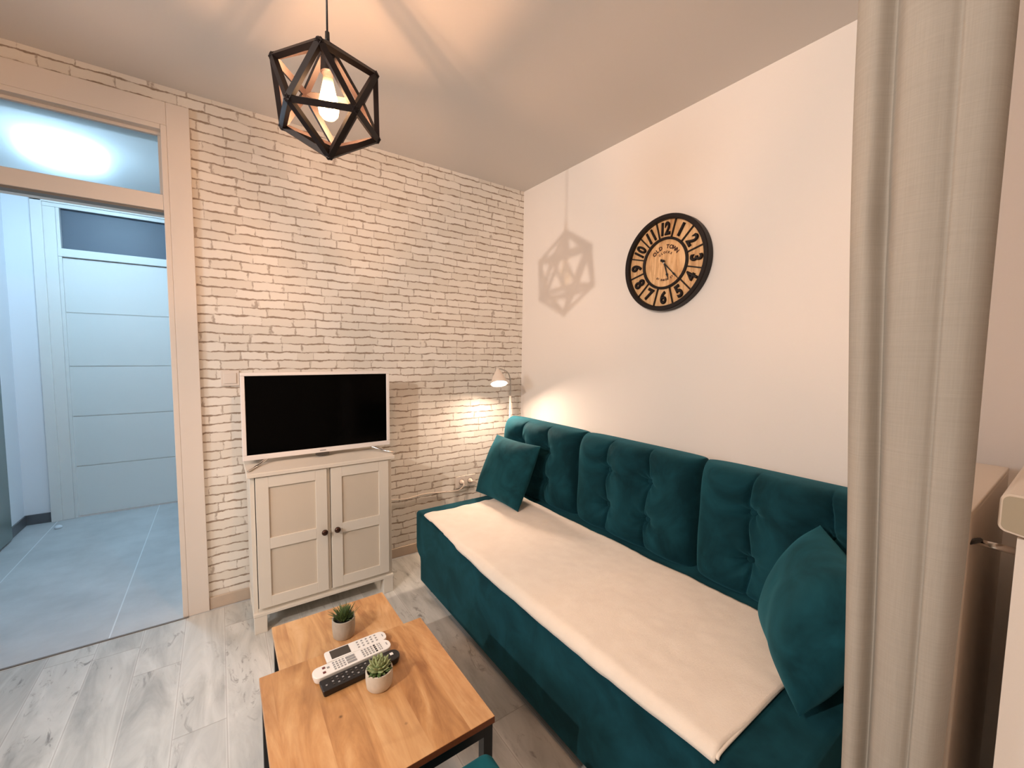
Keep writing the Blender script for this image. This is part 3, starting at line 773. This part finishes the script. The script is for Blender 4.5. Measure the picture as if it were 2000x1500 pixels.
for hnum in range(1, 13):
    bm, wd, hh = text_bm(str(hnum), .085, .003, .0036, .84 if hnum < 10 else .70)
    k = .066/hh
    a = radians(30*hnum); rot = -a if hnum in (9, 10, 11, 12, 1, 2, 3) else pi - a
    m_ = Matrix.Translation((sin(a)*.1725, cos(a)*.1725, .027)) @ Matrix.Rotation(rot, 4, 'Z') @ Matrix.Diagonal((k, k, 1, 1))
    bmesh.ops.transform(bm, matrix=m_, verts=bm.verts); tag(cko('numeral', bm, M['clockmetal']), 'black metal numeral %d' % hnum)
def arc_text(txt, size, r, a0, a1, bottom=False, off=0.0):
    n = len(txt); start = 0
    for word in txt.split(' '):
        out = bmesh.new()
        for j, c in enumerate(word):
            a = radians(a0 + (a1-a0)*(start+j)/(n-1))
            bm, _, _ = text_bm(c, size, .0006, off)
            m_ = Matrix.Translation((sin(a)*r, cos(a)*r, .0225)) @ Matrix.Rotation(-a if not bottom else pi-a, 4, 'Z')
            bmesh.ops.transform(bm, matrix=m_, verts=bm.verts)
            me = bpy.data.meshes.new('x'); bm.to_mesh(me); bm.free(); out.from_mesh(me); bpy.data.meshes.remove(me)
        cko('lettering', out, M['ink']); start += len(word)+1
arc_text('OLD TOWN', .0265, .084, -49, 51, off=.0011)
arc_text('CLOCKS', .0150, .056, -36, 36, off=.0006)
arc_text('87 BAKER ST', .0135, .083, 212, 148, bottom=True, off=.0005)
def hand(ang, L, wd, z, tail):
    bm = bmesh.new(); a = radians(ang); d = Vector((sin(a), cos(a), 0)); s_ = Vector((cos(a), -sin(a), 0))
    prof = [(-tail-.008, .0), (-tail, .008), (-tail+.009, .0025), (0, .0035), (L*.62, .0022), (L*.70, wd), (L*.80, .003), (L*.92, .0018), (L, .0006)]
    lo = [(d*x + s_*w_) for x, w_ in prof]; hi = [(d*x - s_*w_) for x, w_ in prof]
    ring = lo + hi[::-1]
    f = [bm.verts.new(p + Vector((0, 0, z))) for p in ring]; b = [bm.verts.new(p + Vector((0, 0, z+.0015))) for p in ring]
    bm.faces.new(f); bm.faces.new(b[::-1]); n = len(ring)
    for k in range(n): bm.faces.new((f[k], f[(k+1) % n], b[(k+1) % n], b[k]))
    bmesh.ops.remove_doubles(bm, verts=bm.verts, dist=1e-6); return bm
cko('hour_hand', hand(162.7, .087, .0065, .030, .012), M['blackpl'])
cko('minute_hand', hand(136.2, .120, .0052, .033, .022), M['blackpl'])
bm = bmesh.new(); lathe(bm, [(0, .022), (.004, .022), (.004, .037), (0, .038)], 16); cko('pivot_pin', bm, M['chrome'])

# ------------------------------------------------------------------ reading lamp in the corner
LP = Vector((-.155, -.075, 0))
fl = empty('floor_lamp', LP, 'slim white gooseneck reading lamp lit in the corner behind the sofa', 'floor lamp')
bm = bmesh.new(); lathe(bm, [(0, .002), (.062, .002), (.062, .012), (.055, .020), (.012, .024), (0, .024)], 36, Matrix.Translation(LP)); ch('base', bm, M['lampwhite'], fl, smooth=False)
bm = bmesh.new(); tube(bm, [LP+Vector((0, 0, .02)), LP+Vector((0, 0, 1.02))], .0075, 14); ch('pole', bm, M['lampwhite'], fl, smooth=True)
HC = Vector((-.334, -.195, 1.122)); hn = Vector((-.15, -.40, -.90)).normalized(); apex = HC - hn*.10
bm = bmesh.new(); tube(bm, spline([LP+Vector((0, 0, 1.01)), LP+Vector((0, 0, 1.10)), LP+Vector((-.004, -.001, 1.145)), LP+Vector((-.050, -.035, 1.195)), apex+Vector((.03, .012, .010)), apex]), .0045, 10); ch('gooseneck', bm, M['steel'], fl, smooth=True)
zax = -hn; xax = zax.cross(Vector((0, 1, 0))).normalized(); yax = zax.cross(xax)
ML = Matrix((xax, yax, zax)).transposed().to_4x4(); ML.translation = HC
bm = bmesh.new(); lathe(bm, [(.057, 0), (.054, .015), (.036, .060), (.020, .088), (.012, .104), (.006, .112), (0, .113)], 40, ML)
sh = ch('lamp_shade', bm, M['lampwhite'], fl, smooth=True)
so = sh.modifiers.new('s', 'SOLIDIFY'); so.thickness = .0016; so.offset = 0
bm = bmesh.new(); lathe(bm, [(0, .006), (.030, .006), (.049, .011), (.050, .017), (.030, .022), (0, .022)], 36, ML); ch('bulb', bm, M['glow'], fl, smooth=True)
bm = bmesh.new(); tube(bm, [LP+Vector((.014, -.004, .06)), LP+Vector((.014, -.004, .93)), LP+Vector((.010, -.003, .97))], .0022, 6); ch('cord', bm, M['cable'], fl, smooth=True)

# ------------------------------------------------------------------ cords from the outlet
def plug_cord(x, pts, owner):
    bm = bmesh.new(); tube(bm, spline(pts, 8), .0032, 8); c_ = ch('power_cord', bm, M['cable'], owner, smooth=True)
    bm = bmesh.new(); lathe(bm, [(0, 0), (.0165, 0), (.0165, .012), (.009, .026), (.005, .038), (0, .038)], 20, Matrix.Translation((x, -.004, SZc)) @ Matrix.Rotation(pi/2, 4, 'X'))
    p_ = mesh_obj('plug', bm, M['cable'], None, smooth=True); p_.parent = c_; p_.matrix_parent_inverse = Matrix.Translation(owner.location).inverted() if False else Matrix.Identity(4)
plug_cord(SX[0], [(SX[0], -.034, SZc), (SX[0]-.005, -.05, .405), (-.56, -.035, .375), (-.65, -.012, .372), (-.80, -.011, .386), (-.93, -.012, .378), (-1.03, -.012, .392), (-1.13, -.018, .40)], tv)
plug_cord(SX[1], [(SX[1], -.034, SZc), (SX[1]+.012, -.055, .425), (SX[1]+.035, -.06, .40), (SX[1]+.06, -.055, .34), (SX[1]+.08, -.05, .22), (-.30, -.05, .02), (-.225, -.06, .008)], fl)

# ------------------------------------------------------------------ plants
def pot_plant(name, loc, r, h, potmat, label, kind):
    e = empty(name, loc, label, 'potted plant')
    bm = bmesh.new(); lathe(bm, [(0, 0), (r*.84, 0), (r*.93, .004), (r*1.0, h*.5), (r, h), (r*.88, h), (r*.86, h*.8), (0, h*.8)], 36)
    mesh_obj('pot', bm, potmat, e, smooth=False, bevel=.0015)
    bm = bmesh.new(); lathe(bm, [(0, h*.86), (r*.87, h*.84)], 24); mesh_obj('soil', bm, M['soil'], e)
    rnd = random.Random(5 if kind == 'spiky' else 9)
    bm = bmesh.new()
    def leaf(base, az, el, L, wd, th, curl):
        n = 7; prev = None
        d = Vector((cos(az)*cos(el), sin(az)*cos(el), sin(el))); side = Vector((-sin(az), cos(az), 0))
        for k in range(n+1):
            t = k/n; el2 = el - curl*t; dd = Vector((cos(az)*cos(el2), sin(az)*cos(el2), sin(el2))); upv = side.cross(dd).normalized()*-1
            if k == 0: p = Vector(base)
            else: p = p + dd*(L/n)
            wk = wd*(sin(pi*min(1, .18+t*.86))**.8 if kind != 'spiky' else (1-t)**.6) + .0002
            ring = [bm.verts.new(p + side*wk*cs + upv*th*sn*(wk/wd)) for cs, sn in ((-1, 0), (-.5, -.8), (.5, -.8), (1, 0), (.5, .7), (-.5, .7))]
            if prev:
                for q in range(6): bm.faces.new((prev[q], prev[(q+1) % 6], ring[(q+1) % 6], ring[q]))
            else: bm.faces.new(ring[::-1])
            prev = ring
        bm.faces.new(prev)
    if kind == 'spiky':
        for k in range(110):
            az = rnd.uniform(0, 2*pi); el = rnd.uniform(.55, 1.5); rr = rnd.uniform(0, r*.5)
            leaf((rr*cos(az), rr*sin(az), h*.9), az+rnd.uniform(-.4, .4), el, rnd.uniform(.032, .052), rnd.uniform(.0018, .0032), .0008, rnd.uniform(-.2, .5))
        mesh_obj('leaves', bm, M['leafd'], e, smooth=True)
    else:
        for ring_n, el, L, wd in ((9, .12, .030, .0085), (9, .45, .031, .0085), (8, .80, .029, .008), (6, 1.10, .026, .007), (4, 1.38, .022, .0055)):
            for k in range(ring_n):
                az = 2*pi*(k+.5*rnd.random())/ring_n + el*2
                leaf((.004*cos(az), .004*sin(az), h*.96+el*.008), az, el, L*rnd.uniform(.9, 1.1), wd, .0035, -.45)
        mesh_obj('leaves', bm, M['leafl'], e, smooth=True)
        bm = bmesh.new()
        for k in range(26):
            az = rnd.uniform(0, 2*pi); leaf((r*.5*cos(az), r*.5*sin(az), h*.97), az, rnd.uniform(.15, .7), rnd.uniform(.014, .022), .0045, .002, rnd.uniform(.0, .3))
        mesh_obj('lower_leaves', bm, M['leafd'], e, smooth=True)
    return e
pot_plant('potted_plant', (-1.588, -1.176, .395), .0355, .062, M['pot'], 'spiky green plant in grey concrete pot on the smaller table', 'spiky')
pot_plant('potted_succulent', (-1.577, -1.514, .450), .0345, .047, M['potw'], 'pale green succulent rosette in small pot on the larger table', 'rosette')

# ------------------------------------------------------------------ remotes
def remote(name, label, c, ang, L, wd, th, z, mat, kind, tiltx=0.0):
    e = empty(name, (c[0], c[1], z), label, 'remote control', None, ang); e.rotation_euler[0] = tiltx
    bm = bmesh.new(); n = 10; pts = []
    rr = wd*.42 if kind != 'black' else wd*.46
    lr = {'white': .018, 'ac': .006, 'black': .004}[kind]
    def corner(cx, cy, r, a0): return [(cx+r*cos(a0+pi/2*k/n), cy+r*sin(a0+pi/2*k/n)) for k in range(n+1)]
    pts = corner(L/2-rr, wd/2-rr, rr, 0) + corner(-L/2+lr, wd/2-lr, lr, pi/2) + corner(-L/2+lr, -wd/2+lr, lr, pi) + corner(L/2-rr, -wd/2+rr, rr, 1.5*pi)
    a = [bm.verts.new((x*.97, y*.9, 0)) for x, y in pts]; m1 = [bm.verts.new((x, y, th*.55)) for x, y in pts]; b = [bm.verts.new((x, y, th)) for x, y in pts]
    N = len(pts)
    for p_, q_ in ((a, m1), (m1, b)):
        for k in range(N): bm.faces.new((p_[k], p_[(k+1) % N], q_[(k+1) % N], q_[k]))
    bm.faces.new(a[::-1]); bm.faces.new(b)
    mesh_obj('casing', bm, mat, e, bevel=.0018, seg=2)
    def btn(x, y, w_, h_, m_, nm='button', t=.0012):
        bb = B((x-w_/2, x+w_/2, y-h_/2, y+h_/2, th-.0004, th+t)); mesh_obj(nm, bb, m_, e)
    if kind == 'white':
        btn(-L*.36, .009, .007, .007, M['red']); btn(-L*.37, -.009, .007, .007, M['red']); btn(-L*.31, .004, .006, .006, M['greypl'])
        for i in range(4):
            for j in range(4): btn(-L*.24+i*.0085, -.013+j*.0088, .0048, .004, M['greypl'])
        for j in range(3): btn(-L*.03, -.011+j*.011, .024, .0075, M['greypl'])
        for i in range(4):
            for j in range(4): btn(L*.13+i*.0085, -.013+j*.0088, .0045, .0045, M['greypl'])
        for j in range(4): btn(L*.295, -.013+j*.0088, .005, .005, M['blackpl'])
        for i in range(2):
            for j in range(4): btn(L*.34+i*.006, -.0125+j*.0083, .0028, .004, M['greypl'])
        btn(L*.45, 0, .003, .012, M['greypl'], 'logo', .0002)
    elif kind == 'ac':
        btn(-L*.27, 0, .052, wd*.78, M['darkpl'], 'display', .0006)
        for i in range(5):
            for j in range(3): btn(L*.02+i*.013, -.012+j*.012, .005, .004, M['greypl'])
        btn(L*.44, 0, .003, .012, M['greypl'], 'logo', .0002)
    else:
        for i in range(9):
            for j in range(3): btn(-L*.36+i*.0125, -.011+j*.011, .0045, .004, M['greypl'] if (i+j) % 2 else M['darkpl'])
        btn(-L*.44, -.004, .004, .004, M['greypl']); btn(L*.13, .006, .009, .006, M['whitepl']); btn(L*.40, .004, .009, .010, M['whitepl'], 'label_square', .0004)
remote('remote_control', 'long white remote control lying between the other two remotes', (-1.615, -1.404), radians(3), .212, .044, .019, .4535, M['whitepl'], 'white')
remote('remote_control', 'short white remote control with grey display, nearest the grey pot', (-1.592, -1.351), radians(1), .172, .046, .017, .4505, M['whitepl'], 'ac')
remote('remote_control', 'black remote control with round end beside the succulent', (-1.604, -1.452), radians(3), .210, .044, .018, .4505, M['blackpl'], 'black')

# ------------------------------------------------------------------ radiator
rad = empty('radiator', (-.4, -2.385, .1), 'white panel radiator under the window, half hidden by the curtain', 'radiator')
RX0, RX1, RYb, RYf = -.69, -.10, -2.432, -2.335
ch('panel', B((RX0, RX1, RYf-.015, RYf, .14, 1.02), (RX0, RX1, RYb, RYb+.015, .14, 1.02)), M['rad'], rad, bevel=.005)
ch('top_grille', B((RX0, RX1, RYb, RYf, 1.018, 1.030)), M['rad'], rad, bevel=.003)
ch('side_cover', B((RX0-.003, RX0+.003, RYb+.008, RYf-.004, .15, 1.015), (RX1-.003, RX1+.003, RYb+.008, RYf-.004, .15, 1.015)), M['rad'], rad)
for x in (RX0+.06, RX1-.10):
    bm = bmesh.new(); tube(bm, [(x, RYb+.012, .955), (x, YB, .955)], .007, 10)
    ch('bracket', bm, M['chrome'], rad, smooth=True)
bm = bmesh.new(); tube(bm, [(RX0-.010, RYb+.012, .982), (RX0-.010, RYb+.012, .945)], .004, 8); tube(bm, [(RX0-.010, RYb+.010, .963), (RX0+.06, RYb-.008, .960)], .005, 8); ch('vent_valve', bm, M['black'], rad, smooth=True)
for x in (RX0+.08, RX1-.08):
    bm = bmesh.new(); tube(bm, [(x, (RYb+RYf)/2, 0), (x, (RYb+RYf)/2, .15)], .009, 10); ch('pipe', bm, M['chrome'], rad, smooth=True)

# ------------------------------------------------------------------ curtain
def curtain():
    bm = bmesh.new(); nz = 60; z0, z1 = .02, H
    # (x, f): f runs from 1 at the sofa-side edge to 0 at the window-side edge
    key = [(-.900, .90), (-.925, .98), (-.952, 1.0), (-.974, .965), (-.986, .88), (-.984, .79), (-.966, .71), (-.970, .675), (-.986, .60), (-.994, .45), (-.990, .34), (-.982, .275), (-.986, .23), (-.980, .10), (-.962, .02), (-.935, .0), (-.91, .06), (-.925, .20), (-.935, .32), (-.900, .42), (-.925, .54), (-.90, .64)]
    cv = spline([(a, b, 0) for a, b in key], 8); N = len(cv)
    rows = []
    for k in range(nz+1):
        t = k/nz; z = z0 + (z1-z0)*t; row = []
        for i, p in enumerate(cv):
            s_ = i/(N-1)
            L_ = -2.330 + .062*smoothstep(.3, 2.1, z) ; R_ = -2.456 + .010*(1-smoothstep(.0, 1.2, z))
            pin = exp(-((z-1.56)/.05)**2)*exp(-((p.y-.74)/.06)**2)
            yy = R_ + p.y*(L_-R_); xx = p.x + .010*pin
            yy += .0025*noise.noise(Vector((s_*4, z*1.6, 2))); xx += .005*noise.noise(Vector((s_*9, z*1.1, 6)))
            row.append(bm.verts.new((xx, yy, z)))
        rows.append(row)
    for a, b in zip(rows, rows[1:]):
        for i in range(N-1): bm.faces.new((a[i], a[i+1], b[i+1], b[i]))
    o = mesh_obj('curtain', bm, M['linen'], None, smooth=True)
    so = o.modifiers.new('s', 'SOLIDIFY'); so.thickness = .0018
    tag(o, 'gathered grey-beige linen curtain hanging in front of the radiator', 'curtain')
curtain()
